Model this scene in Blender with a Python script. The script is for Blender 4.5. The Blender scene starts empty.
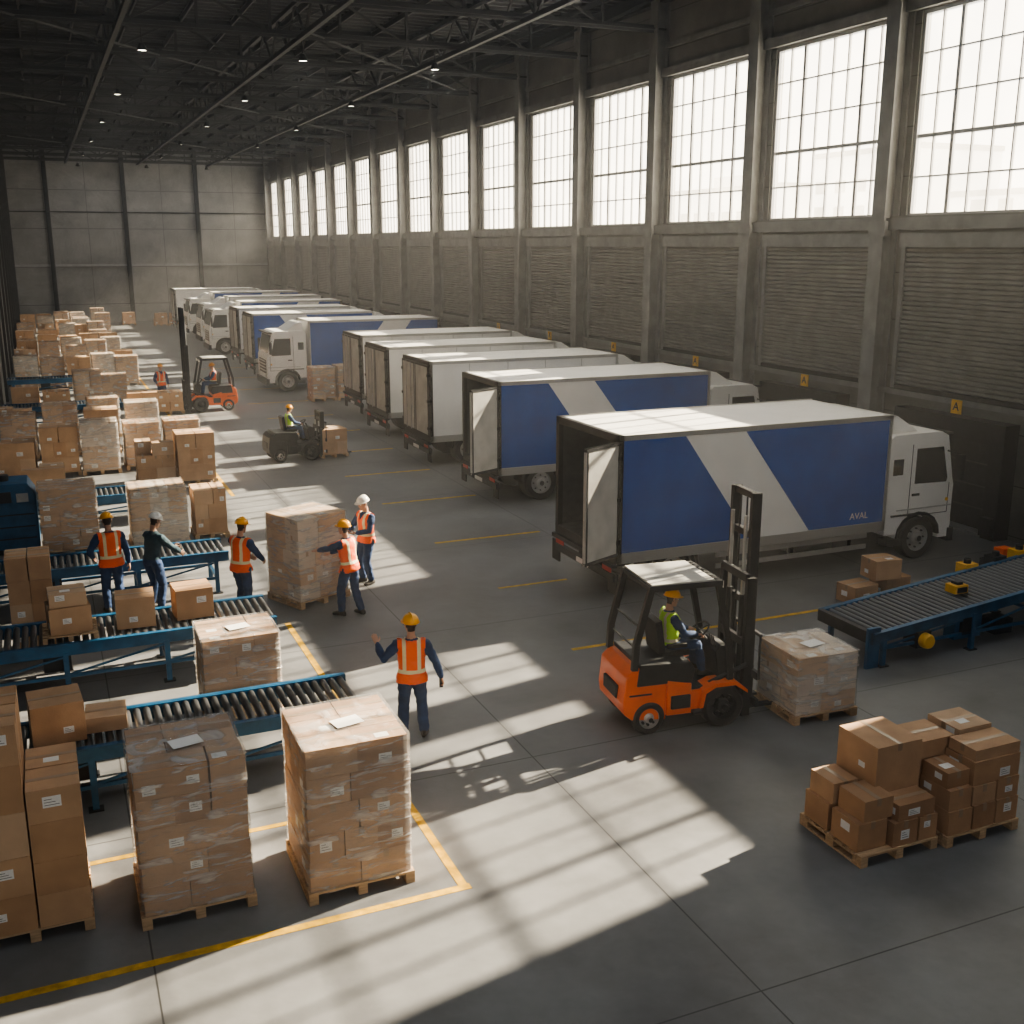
import bpy, math, random
from mathutils import Vector, Matrix
V=Vector
SC=bpy.context.scene
random.seed(7)
# ---------------------------------------------------------------- materials
def newmat(name):
    m=bpy.data.materials.new(name); m.use_nodes=True; nt=m.node_tree
    return m,nt,nt.nodes,nt.links,nt.nodes["Principled BSDF"]
def mat(name,col,rough=.6,metal=0.,var=0.,scale=6.,bump=0.,bscale=40.,emit=None,estr=0.,coat=0.,stretch=(1,1,1),spec=.5):
    m,nt,N,L,b=newmat(name)
    b.inputs['Base Color'].default_value=(*col,1); b.inputs['Roughness'].default_value=rough; b.inputs['Metallic'].default_value=metal
    b.inputs['Specular IOR Level'].default_value=spec
    if coat: b.inputs['Coat Weight'].default_value=coat
    tc=N.new('ShaderNodeTexCoord'); mp=N.new('ShaderNodeMapping'); L.new(tc.outputs['Object'],mp.inputs[0]); mp.inputs['Scale'].default_value=stretch
    if var:
        n=N.new('ShaderNodeTexNoise'); n.inputs['Scale'].default_value=scale; n.inputs['Detail'].default_value=6; L.new(mp.outputs[0],n.inputs['Vector'])
        r=N.new('ShaderNodeValToRGB'); r.color_ramp.elements[0].position=.3; r.color_ramp.elements[1].position=.7
        r.color_ramp.elements[0].color=(*[c*(1-var) for c in col],1); r.color_ramp.elements[1].color=(*[min(1,c*(1+var)) for c in col],1)
        L.new(n.outputs[0],r.inputs[0]); L.new(r.outputs[0],b.inputs['Base Color'])
    if bump:
        n2=N.new('ShaderNodeTexNoise'); n2.inputs['Scale'].default_value=bscale; n2.inputs['Detail'].default_value=4; L.new(mp.outputs[0],n2.inputs['Vector'])
        bp=N.new('ShaderNodeBump'); bp.inputs['Strength'].default_value=bump; bp.inputs['Distance'].default_value=.02; L.new(n2.outputs[0],bp.inputs['Height']); L.new(bp.outputs[0],b.inputs['Normal'])
    if emit: b.inputs['Emission Color'].default_value=(*emit,1); b.inputs['Emission Strength'].default_value=estr
    return m
M={}
M['card0']=mat('cardboard_tan',(.50,.32,.19),.85,var=.12,scale=3,bump=.15,bscale=60)
M['card1']=mat('cardboard_kraft',(.45,.275,.155),.85,var=.12,scale=3,bump=.15,bscale=60)
M['card2']=mat('cardboard_light',(.55,.385,.25),.85,var=.1,scale=3,bump=.15,bscale=60)
M['card3']=mat('cardboard_brown',(.38,.225,.125),.88,var=.12,scale=3,bump=.15,bscale=60)
M['card4']=mat('cardboard_pale',(.62,.53,.44),.85,var=.1,scale=3,bump=.15,bscale=60)
M['tape']=mat('packing_tape',(.36,.25,.155),.3)
M['label']=mat('paper_label',(.82,.82,.80),.6)
M['ink']=mat('label_ink',(.05,.05,.05),.6)
M['wood']=mat('pallet_wood',(.50,.35,.21),.8,var=.25,scale=5,stretch=(1,6,6),bump=.2)
M['steel']=mat('galvanised_steel',(.35,.36,.37),.4,.8,var=.15)
M['roller']=mat('roller_steel',(.11,.115,.12),.35,.7)
M['blue']=mat('conveyor_blue_paint',(.015,.095,.20),.45,.2,var=.3,scale=4)
M['black']=mat('black_rubber',(.018,.018,.02),.65,var=.2)
M['dark']=mat('dark_metal',(.03,.032,.035),.5,.4,var=.2)
M['white']=mat('white_truck_paint',(.80,.80,.78),.4,var=.06,scale=1.2)
M['tblue']=mat('blue_truck_paint',(.003,.075,.36),.5,var=.12,scale=1.5,spec=.3)
M['alu']=mat('aluminium_trim',(.5,.5,.49),.4,.6)
M['glass']=mat('dark_vehicle_glass',(.02,.025,.03),.08,0,spec=.8)
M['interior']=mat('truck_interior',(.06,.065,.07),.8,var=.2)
M['doorgrey']=mat('grey_door_leaf',(.40,.40,.38),.55,var=.2,scale=2)
M['red']=mat('red_tail_lamp',(.5,.02,.01),.3)
M['lamp']=mat('headlamp_lens',(.8,.8,.75),.1)
M['orange']=mat('orange_forklift_paint',(.85,.15,.015),.38,var=.1,scale=3,coat=.3)
M['yellow']=mat('yellow_paint',(.75,.42,.03),.5,var=.1)
M['fyellow']=mat('floor_line_yellow',(.60,.36,.03),.6,var=.3,scale=8)
M['skin']=mat('skin',(.46,.27,.185),.55)
M['hair']=mat('dark_hair',(.03,.02,.015),.7)
M['eye']=mat('eye_white',(.7,.7,.68),.3); M['lip']=mat('lips',(.33,.13,.1),.5)
M['navy']=mat('navy_workwear',(.018,.048,.13),.85,var=.25,scale=9,bump=.6,bscale=14)
M['teal']=mat('dark_jacket',(.03,.065,.085),.85,var=.25,scale=9,bump=.6,bscale=14)
M['boot']=mat('black_boots',(.02,.018,.016),.6)
M['hy']=mat('yellow_hard_hat',(.9,.42,.01),.3,coat=.4); M['hw']=mat('white_hard_hat',(.8,.8,.77),.3,coat=.4)
M['truss']=mat('dark_truss_steel',(.05,.052,.053),.6,.3)
M['roof']=mat('roof_deck',(.07,.072,.073),.8,var=.2,scale=1)
M['column']=mat('grey_column_paint',(.22,.22,.21),.7,var=.2,scale=2)
M['shutter']=mat('roller_shutter_grey',(.19,.185,.172),.6,.1,var=.15,scale=2)
M['bulb']=mat('lamp_emitter',(1,.95,.85),.5,emit=(1,.9,.75),estr=10)
def concrete(name,col,seamx,seamz,axis):
    m,nt,N,L,b=newmat(name); tc=N.new('ShaderNodeTexCoord')
    n=N.new('ShaderNodeTexNoise'); n.inputs['Scale'].default_value=.5; n.inputs['Detail'].default_value=8; n.inputs['Roughness'].default_value=.65; L.new(tc.outputs['Object'],n.inputs[0])
    r=N.new('ShaderNodeValToRGB'); r.color_ramp.elements[0].position=.3; r.color_ramp.elements[1].position=.72
    r.color_ramp.elements[0].color=(*[c*.62 for c in col],1); r.color_ramp.elements[1].color=(*[c*1.3 for c in col],1); L.new(n.outputs[0],r.inputs[0])
    s=N.new('ShaderNodeSeparateXYZ'); L.new(tc.outputs['Object'],s.inputs[0])
    def seam(sock,per,w,off=0.):
        a=N.new('ShaderNodeMath'); a.operation='ADD'; a.inputs[1].default_value=1000*per-off; L.new(sock,a.inputs[0])
        d=N.new('ShaderNodeMath'); d.operation='MODULO'; d.inputs[1].default_value=per; L.new(a.outputs[0],d.inputs[0])
        c=N.new('ShaderNodeMath'); c.operation='LESS_THAN'; c.inputs[1].default_value=w; L.new(d.outputs[0],c.inputs[0]); return c.outputs[0]
    a=seam(s.outputs[axis[0]],seamx[0],seamx[1],seamx[2]); c=seam(s.outputs[axis[1]],seamz[0],seamz[1],seamz[2])
    mx=N.new('ShaderNodeMath'); mx.operation='MAXIMUM'; L.new(a,mx.inputs[0]); L.new(c,mx.inputs[1])
    mix=N.new('ShaderNodeMixRGB'); mix.inputs[2].default_value=(*[c*.3 for c in col],1); L.new(mx.outputs[0],mix.inputs[0]); L.new(r.outputs[0],mix.inputs[1]); L.new(mix.outputs[0],b.inputs['Base Color'])
    n2=N.new('ShaderNodeTexNoise'); n2.inputs['Scale'].default_value=9; n2.inputs['Detail'].default_value=8; L.new(tc.outputs['Object'],n2.inputs[0])
    bp=N.new('ShaderNodeBump'); bp.inputs['Strength'].default_value=.15; bp.inputs['Distance'].default_value=.02; L.new(n2.outputs[0],bp.inputs['Height']); L.new(bp.outputs[0],b.inputs['Normal'])
    rr=N.new('ShaderNodeMapRange'); rr.inputs[3].default_value=.32; rr.inputs[4].default_value=.65; L.new(n.outputs[0],rr.inputs[0]); L.new(rr.outputs[0],b.inputs['Roughness'])
    return m
M['floor']=concrete('floor_concrete',(.175,.179,.183),(5.2,.018,.4),(5.2,.018,1.9),'XY')
M['wallr']=concrete('wall_panel_grey',(.17,.165,.152),(5.85,.01,0),(1.2,.02,.1),'YZ')
M['wallf']=concrete('precast_panel_grey',(.26,.26,.255),(3.2,.04,1.4),(3.3,.05,1.6),'XZ')
def filmmat():
    m,nt,N,L,b=newmat('stretch_film')
    tc=N.new('ShaderNodeTexCoord'); mp=N.new('ShaderNodeMapping'); mp.inputs['Rotation'].default_value=(.5,.6,.3); mp.inputs['Scale'].default_value=(1.8,1.8,9); L.new(tc.outputs['Object'],mp.inputs[0])
    n=N.new('ShaderNodeTexNoise'); n.inputs['Scale'].default_value=1.6; n.inputs['Detail'].default_value=6; n.inputs['Distortion'].default_value=.9; L.new(mp.outputs[0],n.inputs[0])
    r=N.new('ShaderNodeMapRange'); r.inputs[1].default_value=.47; r.inputs[2].default_value=.72; r.inputs[3].default_value=.16; r.inputs[4].default_value=.6; L.new(n.outputs[0],r.inputs[0])
    bp=N.new('ShaderNodeBump'); bp.inputs['Strength'].default_value=.9; bp.inputs['Distance'].default_value=.05; L.new(n.outputs[0],bp.inputs['Height']); L.new(bp.outputs[0],b.inputs['Normal'])
    b.inputs['Base Color'].default_value=(.78,.78,.77,1); b.inputs['Roughness'].default_value=.12
    t=N.new('ShaderNodeBsdfTransparent'); t.inputs[0].default_value=(.97,.97,.96,1); mx=N.new('ShaderNodeMixShader'); L.new(r.outputs[0],mx.inputs[0]); L.new(t.outputs[0],mx.inputs[1]); L.new(b.outputs[0],mx.inputs[2])
    L.new(mx.outputs[0],N['Material Output'].inputs[0]); return m
M['film']=filmmat()
def glassmat():
    m,nt,N,L,b=newmat('dusty_window_glass'); N.remove(b)
    t=N.new('ShaderNodeBsdfTransparent'); t.inputs[0].default_value=(.97,.96,.93,1); d=N.new('ShaderNodeBsdfTranslucent'); d.inputs[0].default_value=(.9,.86,.78,1)
    tc=N.new('ShaderNodeTexCoord'); n=N.new('ShaderNodeTexNoise'); n.inputs['Scale'].default_value=.8; n.inputs['Detail'].default_value=6; L.new(tc.outputs['Object'],n.inputs[0])
    r=N.new('ShaderNodeMapRange'); r.inputs[3].default_value=.04; r.inputs[4].default_value=.22; L.new(n.outputs[0],r.inputs[0])
    mx=N.new('ShaderNodeMixShader'); L.new(r.outputs[0],mx.inputs[0]); L.new(t.outputs[0],mx.inputs[1]); L.new(d.outputs[0],mx.inputs[2]); L.new(mx.outputs[0],N['Material Output'].inputs[0]); return m
M['wglass']=glassmat()
def vestmat(name,col):
    m,nt,N,L,b=newmat(name); at=N.new('ShaderNodeAttribute'); at.attribute_name='tl'; s=N.new('ShaderNodeSeparateXYZ'); L.new(at.outputs['Vector'],s.inputs[0])
    def mt(op,a,v=None,c=None):
        x=N.new('ShaderNodeMath'); x.operation=op; L.new(a,x.inputs[0])
        if v is not None: x.inputs[1].default_value=v
        if c is not None: L.new(c,x.inputs[1])
        return x.outputs[0]
    def band(a,lo,hi): return mt('MULTIPLY',mt('GREATER_THAN',a,lo),None,mt('LESS_THAN',a,hi))
    z=s.outputs[2]; ax=mt('ABSOLUTE',s.outputs[0])
    h=band(z,.05,.10); v=mt('MULTIPLY',band(ax,.075,.125),None,mt('GREATER_THAN',z,.10)); 
    tot=mt('MAXIMUM',h,None,v)
    mix=N.new('ShaderNodeMixRGB'); mix.inputs[1].default_value=(*col,1); mix.inputs[2].default_value=(.72,.68,.45,1); L.new(tot,mix.inputs[0]); L.new(mix.outputs[0],b.inputs['Base Color']); b.inputs['Roughness'].default_value=.6
    return m
M['vo']=vestmat('orange_hi_vis_vest',(.9,.14,.03)); M['vy']=vestmat('lime_hi_vis_vest',(.5,.85,.05))
def hazemat():
    m=bpy.data.materials.new('dusty_air'); m.use_nodes=True; nt=m.node_tree; nt.nodes.clear(); o=nt.nodes.new('ShaderNodeOutputMaterial'); s=nt.nodes.new('ShaderNodeVolumeScatter')
    s.inputs['Color'].default_value=(.97,.97,.95,1); s.inputs['Density'].default_value=.0024; s.inputs['Anisotropy'].default_value=.2; nt.links.new(s.outputs[0],o.inputs['Volume']); return m
M['haze']=hazemat()
# ---------------------------------------------------------------- mesh builder
def link(o,parent=None):
    SC.collection.objects.link(o)
    if parent: o.parent=parent
    return o
def empty(name,loc=(0,0,0),rz=0.):
    e=bpy.data.objects.new(name,None); e.location=loc; e.rotation_euler=(0,0,rz); e.empty_display_size=.2; return link(e)
class MB:
    def __init__(s): s.v=[]; s.f=[]; s.m=[]; s.sm=[]; s.mats=[]; s.T=None
    def mi(s,k):
        if k not in s.mats: s.mats.append(k)
        return s.mats.index(k)
    def add(s,vs,fs,k,smooth=False):
        o=len(s.v)
        if s.T is not None: vs=[s.T@V(v) for v in vs]
        s.v+= [tuple(v) for v in vs]; i=s.mi(k)
        for f in fs: s.f.append(tuple(o+a for a in f)); s.m.append(i); s.sm.append(smooth)
    def box(s,x0,x1,y0,y1,z0,z1,k):
        s.add([(x0,y0,z0),(x1,y0,z0),(x1,y1,z0),(x0,y1,z0),(x0,y0,z1),(x1,y0,z1),(x1,y1,z1),(x0,y1,z1)],[(0,3,2,1),(4,5,6,7),(0,1,5,4),(1,2,6,5),(2,3,7,6),(3,0,4,7)],k)
    def cb(s,c,sz,k,R=None):
        h=V(sz)/2; vs=[]
        for z in(-1,1):
            for x,y in((-1,-1),(1,-1),(1,1),(-1,1)):
                p=V((x*h.x,y*h.y,z*h.z)); 
                if R is not None: p=R@p
                vs.append(V(c)+p)
        s.add(vs,[(0,3,2,1),(4,5,6,7),(0,1,5,4),(1,2,6,5),(2,3,7,6),(3,0,4,7)],k)
    def beam(s,a,b,w,h,k,up=(0,0,1)):
        a=V(a); b=V(b); d=(b-a).normalized(); u=V(up)
        if abs(d.dot(u))>.99: u=V((1,0,0))
        x=d.cross(u).normalized(); y=x.cross(d)
        R=Matrix((x,d,y)).transposed(); s.cb((a+b)/2,(w,(b-a).length,h),k,R)
    def cyl(s,a,b,r,k,seg=12,r1=None,smooth=True):
        a=V(a); b=V(b); r1=r if r1 is None else r1; d=(b-a).normalized(); u=V((0,0,1)) if abs(d.z)<.9 else V((1,0,0)); x=d.cross(u).normalized(); y=d.cross(x)
        vs=[];c=[(math.cos(2*math.pi*i/seg),math.sin(2*math.pi*i/seg)) for i in range(seg)]
        for p,rr in((a,r),(b,r1)):
            for cc,ss in c: vs.append(p+x*cc*rr+y*ss*rr)
        s.add(vs,[(i,(i+1)%seg,seg+(i+1)%seg,seg+i) for i in range(seg)],k,smooth)
        s.add(vs,[tuple(range(seg-1,-1,-1)),tuple(range(seg,2*seg))],k)
    def lathe(s,c,ax,prof,seg=24):
        c=V(c); d=V(ax).normalized(); u=V((0,0,1)) if abs(d.z)<.9 else V((1,0,0)); x=d.cross(u).normalized(); y=d.cross(x)
        for j in range(len(prof)-1):
            vs=[]
            for r,h in((prof[j][0],prof[j][1]),(prof[j+1][0],prof[j+1][1])):
                for i in range(seg): a=2*math.pi*i/seg; vs.append(c+d*h+x*math.cos(a)*r+y*math.sin(a)*r)
            s.add(vs,[(i,(i+1)%seg,seg+(i+1)%seg,seg+i) for i in range(seg)],prof[j][2],True)
    def prism(s,pts,axis,a,b,k):
        n=len(pts)
        def P(p,t): return (p[0],t,p[1]) if axis=='y' else ((t,p[0],p[1]) if axis=='x' else (p[0],p[1],t))
        s.add([P(p,a) for p in pts]+[P(p,b) for p in pts],[tuple(range(n)),tuple(range(2*n-1,n-1,-1))]+[(i,n+i,n+(i+1)%n,(i+1)%n) for i in range(n)],k)
    def mesh(s,name):
        me=bpy.data.meshes.new(name); me.from_pydata(s.v,[],s.f)
        for k in s.mats: me.materials.append(M[k])
        me.polygons.foreach_set('material_index',s.m); me.polygons.foreach_set('use_smooth',s.sm); me.update(); return me
    def obj(s,name,parent=None,loc=(0,0,0),rz=0.,bevel=0.,seg=2):
        o=bpy.data.objects.new(name,s.mesh(name)); o.location=loc; o.rotation_euler=(0,0,rz)
        if bevel:
            b=o.modifiers.new('b','BEVEL'); b.width=bevel; b.segments=seg; b.limit_method='ANGLE'; b.angle_limit=math.radians(35)
        return link(o,parent)
# ---------------------------------------------------------------- camera
H=6.8; psi=math.radians(23.3); th=math.radians(13.9); F=1078
cr=V((math.cos(psi),-math.sin(psi),0)); cf=V((math.sin(psi)*math.cos(th),math.cos(psi)*math.cos(th),-math.sin(th))); cu=cr.cross(cf)
cd=bpy.data.cameras.new('camera'); cam=bpy.data.objects.new('camera',cd); SC.collection.objects.link(cam)
Rm=Matrix((cr,cu,-cf)).transposed().to_4x4(); Rm.translation=V((0,0,H)); cam.matrix_world=Rm
cd.lens=36*F/1024; cd.clip_end=500; SC.camera=cam
# ---------------------------------------------------------------- room
XW=20.6; YF=106.; ZR=15.3; P0=22.77; BP=5.85; XL=-1.8; XA=-14.; YN=-8.
PY=[P0+BP*i for i in range(-2,15)]
b=MB(); b.box(XA-.3,XW+.5,YN-.3,YF+.5,-.3,0,'floor'); b.obj('floor')
b=MB(); b.box(XA-.3,XW+.5,YN-.3,YF+.5,ZR+.1,ZR+.3,'roof')
yy=YN
while yy<YF: b.box(XA,XW,yy,yy+.12,ZR,ZR+.1,'roof'); yy+=.6
ceil=b.obj('ceiling')
SILL=7.5; HEAD=12.4
b=MB(); b.box(XW,XW+.3,YN,YF,0,SILL,'wallr'); b.box(XW,XW+.3,YN,YF,HEAD,ZR+.2,'wallr'); b.box(XW,XW+.3,YN,PY[0]+.45,SILL,HEAD,'wallr')
for i,y in enumerate(PY):
    if i: b.box(XW,XW+.3,y-.45,y+.45 if i<len(PY)-1 else YF,SILL,HEAD,'wallr')
b.obj('wall_right')
b=MB(); b.box(XL-.3,XW+.3,YF,YF+.3,0,ZR+.2,'wallf'); b.obj('wall_far')
b=MB(); b.box(XL-.3,XL,50,YF,0,ZR+.2,'wallf'); 
for i in range(10): b.box(XL,XL+.12,53+5.85*i,53.3+5.85*i,0,ZR,'truss')
b.obj('wall_left')
b=MB(); b.box(XA,XL,50,50.3,0,ZR+.2,'wallf'); b.obj('wall_left_return')
b=MB(); b.box(XA-.3,XA,YN,50.3,0,ZR+.2,'wallf'); b.obj('wall_left_annex')
b=MB(); b.box(XA-.3,XW+.3,YN-.3,YN,0,ZR+.2,'wallf'); b.obj('wall_near')
b=MB()
for x in(1.4,7.8,14.1): b.box(x-.18,x+.18,YF-.3,YF,0,ZR,'dark')
b.box(XL,XW,YF-.2,YF,4.95,5.15,'steel'); b.box(XL,XW,YF-.12,YF,9.6,9.7,'dark')
b.obj('trim_far_columns')
b=MB()
for i,y in enumerate([-.63,5.22]+PY):
    b.box(XW-.5,XW-.44,y-.24,y+.24,0,ZR,'column'); b.box(XW-.06,XW,y-.24,y+.24,0,ZR,'column'); b.box(XW-.44,XW-.06,y-.04,y+.04,0,ZR,'column')
    b.box(XW-.52,XW-.42,y-.3,y+.3,SILL-.5,SILL-.1,'column')
b.obj('trim_right_columns')
b=MB()
b.box(XW-.28,XW,YN,YF,SILL-.32,SILL-.02,'column'); b.box(XW-.12,XW+.02,YN,YF,SILL-.02,SILL+.03,'shutter')
b.box(XW-.16,XW,YN,YF,HEAD+.02,HEAD+.3,'column'); b.box(XW-.1,XW,YN,YF,HEAD+.95,HEAD+1.1,'column'); b.box(XW-.1,XW,YN,YF,2.98,3.12,'column'); b.box(XW-.3,XW,YN,YF,ZR-.5,ZR,'truss')
b.obj('trim_right_rails')
# windows, shutters, docks
wm=MB(); w=BP-.9; hh=HEAD-SILL
for a,c in((0,.09),(w-.09,w)): wm.box(.06,.2,a,c,0,hh,'alu')
for a,c in((0,.09),(hh-.09,hh)): wm.box(.06,.2,0,w,a,c,'alu')
for i in range(1,8):
    t=.05 if i in(2,6) else .02; wm.box(.09,.17,w*i/8-t,w*i/8+t,0,hh,'alu')
for j in range(1,5):
    t=.045 if j in(2,) else .018; wm.box(.1,.16,0,w,hh*j/5-t,hh*j/5+t,'alu')
wm.box(.125,.13,.05,w-.05,.05,hh-.05,'wglass')
wme=wm.mesh('window')
sh=MB(); sw=BP-1.1; n=29; z0,z1=3.25,6.75; prof=[]
for i in range(n):
    z=z0+(z1-z0)*i/n; dz=(z1-z0)/n; prof+=[(-.03,z),(-.09,z+dz*.25),(-.09,z+dz*.7),(-.03,z+dz*.95)]
vs=[];fs=[]
for (x,z) in prof: vs+=[(x,.12,z),(x,sw-.12,z)]
for i in range(len(prof)-1): fs.append((2*i,2*i+1,2*i+3,2*i+2))
sh.add(vs,fs,'shutter')
sh.box(-.14,-.01,0,.13,z0-.1,z1+.1,'column'); sh.box(-.14,-.01,sw-.13,sw,z0-.1,z1+.1,'column'); sh.box(-.22,-.01,0,sw,z1,z1+.35,'column'); sh.box(-.12,-.01,0,sw,z0-.12,z0,'dark')
shm=sh.mesh('roller_shutter')
dk=MB(); dw=3.6
dk.box(-.45,-.01,0,.42,0,2.75,'black'); dk.box(-.45,-.01,dw-.42,dw,0,2.75,'black'); dk.box(-.45,-.01,0,dw,2.25,2.75,'black'); dk.box(-.05,-.01,.4,dw-.4,0,2.3,'dark')
for z in(.55,1.1,1.65): dk.box(-.07,-.05,.42,dw-.42,z,z+.03,'truss')
dk.box(-.4,-.05,.5,dw-.5,0,.06,'steel'); dk.box(-.6,-.45,.05,.35,.1,.55,'black'); dk.box(-.6,-.45,dw-.35,dw-.05,.1,.55,'black')
dkm=dk.mesh('dock_door')
fc=bpy.data.curves.new('signtext','FONT'); fc.body='A'; fc.size=.36; fc.extrude=.004; fc.align_x='CENTER'; fc.align_y='CENTER'
for i,y in enumerate(PY[:-1]):
    o=bpy.data.objects.new('window_%d'%(i+1),wme); o.location=(XW,y+.45,SILL); link(o)
for i,y in enumerate([5.22]+PY[:-1]):
    o=bpy.data.objects.new('roller_shutter',shm); o.location=(XW,y+.55,0); link(o)
    o=bpy.data.objects.new('door_%d'%(i+1),dkm); o.location=(XW,y+BP/2-dw/2,0); link(o)
    if 1<=i<8:
        b=MB(); b.box(-.03,0,-.16,.16,-.17,.17,'yellow'); so=b.obj('dock_number_sign',None,(XW-.16,y+BP/2,2.95))
        t=bpy.data.objects.new('sign_lettering',fc); t.data.materials.clear(); t.data.materials.append(M['ink']); t.rotation_euler=(math.pi/2,0,-math.pi/2); t.location=(-.035,0,0); t.scale=(.8,.8,.8); link(t,so)
# roof structure
def truss(x0,x1):
    b=MB(); zt=ZR-.15; zb=ZR-1.35
    for z in(zt,zb): b.box(x0,x1,-.11,.11,z-.03,z+.03,'truss'); b.box(x0,x1,-.025,.025,z-.12,z+.12,'truss')
    n=max(1,round((x1-x0)/2.4)); dx=(x1-x0)/n
    for i in range(n):
        a=x0+i*dx
        b.beam((a,0,zb),(a,0,zt),.09,.09,'truss'); b.beam((a,0,zb if i%2 else zt),(a+dx,0,zt if i%2 else zb),.08,.08,'truss')
    return b.mesh('roof_truss')
ta=truss(XA,XW); tb=truss(XL,XW)
for y in PY+[5.22,-.63]:
    o=bpy.data.objects.new('roof_truss',ta if y<50 else tb); o.location=(0,y,0); link(o)
b=MB(); x=-13.
while x<XW: b.box(x-.06,x+.06,YN,(50 if x<XL else YF),ZR-.02,ZR+.1,'truss'); b.box(x-.03,x+.03,YN,(50 if x<XL else YF),ZR-.2,ZR,'truss'); x+=1.9
b.obj('roof_purlins')
b=MB()
for x in(3.2,9.2,15.2):
    for z in(ZR-.3,ZR-1.5): b.box(x-.08,x+.08,10,YF,z-.08,z+.08,'truss')
    y=10.
    while y<YF-3: b.beam((x,y,ZR-1.5),(x,y+1.46,ZR-.3),.07,.07,'truss'); b.beam((x,y+1.46,ZR-.3),(x,y+2.92,ZR-1.5),.07,.07,'truss'); y+=2.92
for y in(39,60,83):
    b.beam((-1,y,ZR-1.4),(9,y+11.7,ZR-1.4),.06,.06,'truss'); b.beam((9,y,ZR-1.4),(19,y+11.7,ZR-1.4),.06,.06,'truss')
b.obj('roof_lattice_girders')
lm=MB(); lm.lathe((0,0,0),(0,0,1),[(.0,.02,'bulb'),(.14,.02,'bulb'),(.14,.02,'dark'),(.18,0,'dark'),(.16,.1,'dark'),(.08,.24,'dark'),(.0,.28,'dark')],16); lm.cyl((0,0,.25),(0,0,1.0),.015,'dark',6)
lmm=lm.mesh('high_bay_lamp')
ll=bpy.data.lights.new('lamp_light','AREA'); ll.shape='DISK'; ll.size=.26; ll.energy=75; ll.color=(1.,.98,.95)
for x in(4.,9.5,14.5):
    for y in(41,53,65,77,89,101):
        o=bpy.data.objects.new('high_bay_lamp',lmm); o.location=(x,y,ZR-2.1); link(o)
        q=bpy.data.objects.new('lamp_light',ll); q.location=(0,0,-.02); link(q,o)
pm=MB(); pm.box(-1.3,1.3,-1.3,1.3,.03,.1,'steel')  # invented housing for the added ceiling fill lights
for s in(-1,1): pm.box(s*1.3-.04,s*1.3+.04,-1.34,1.34,-.03,.1,'steel'); pm.box(-1.34,1.34,s*1.3-.04,s*1.3+.04,-.03,.1,'steel'); pm.cyl((s,s,.1),(s,s,.9),.015,'dark',6); pm.cyl((s,-s,.1),(s,-s,.9),.015,'dark',6)
pmm=pm.mesh('fill_light_panel')
for x,y,en in((3,8,220),(12,8,220),(3,26,230),(12,26,230)):  # fill lights added overhead, out of view, to lift the dark ambient
    o=bpy.data.objects.new('fill_light_panel',pmm); o.location=(x,y,ZR-1.0); link(o)
    l=bpy.data.lights.new('panel_fill_light','AREA'); l.shape='SQUARE'; l.size=2.5; l.energy=en; l.color=(.90,.95,1.); q=bpy.data.objects.new('panel_fill_light',l); q.location=(0,0,.01); link(q,o)
fm_=MB(); fm_.box(-.55,.55,-.12,0,-.4,.4,'dark'); fm_.box(-.08,.08,-.4,-.12,-.08,.08,'dark')  # invented housing for the fill lights added at the near wall
for k_ in range(5): fm_.box(-.5+.24*k_,-.46+.24*k_,-.2,-.12,-.36,.36,'dark')
fmm=fm_.mesh('fill_light_flood')
for x,tx in((-3,7),(5,9)):  # unseen fill lights added behind the camera to brighten the near boxes
    o=bpy.data.objects.new('fill_light_flood',fmm); p=V((x,YN+.45,8.5)); d=(V((tx,12,0))-p).normalized(); o.location=p; o.rotation_euler=d.to_track_quat('Y','Z').to_euler(); link(o)
    l=bpy.data.lights.new('flood_fill_light','AREA'); l.shape='RECTANGLE'; l.size=1.0; l.size_y=.7; l.energy=260; l.color=(1,.97,.94); q=bpy.data.objects.new('flood_fill_light',l); q.location=(0,.02,0); q.rotation_euler=(math.pi/2,0,0); link(q,o)
# floor markings
def fline(x0,x1,y0,y1):
    b=MB(); b.box(x0,x1,y0,y1,0,.004,'fyellow'); b.obj('floor_line')
fline(-3,3.72,9.74,9.84); fline(3.6,3.7,9.84,19.0); fline(-1.0,3.6,11.85,11.93)
fline(7.9,14.2,15.66,15.76); fline(8.05,9.6,19.35,19.43)
for y in(23.1,27.4,31.3,35.2,39.4,43.5,48,53,58,63): fline(8.0,10.7,y,y+.1)
fline(4.4,4.5,30,70)
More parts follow.
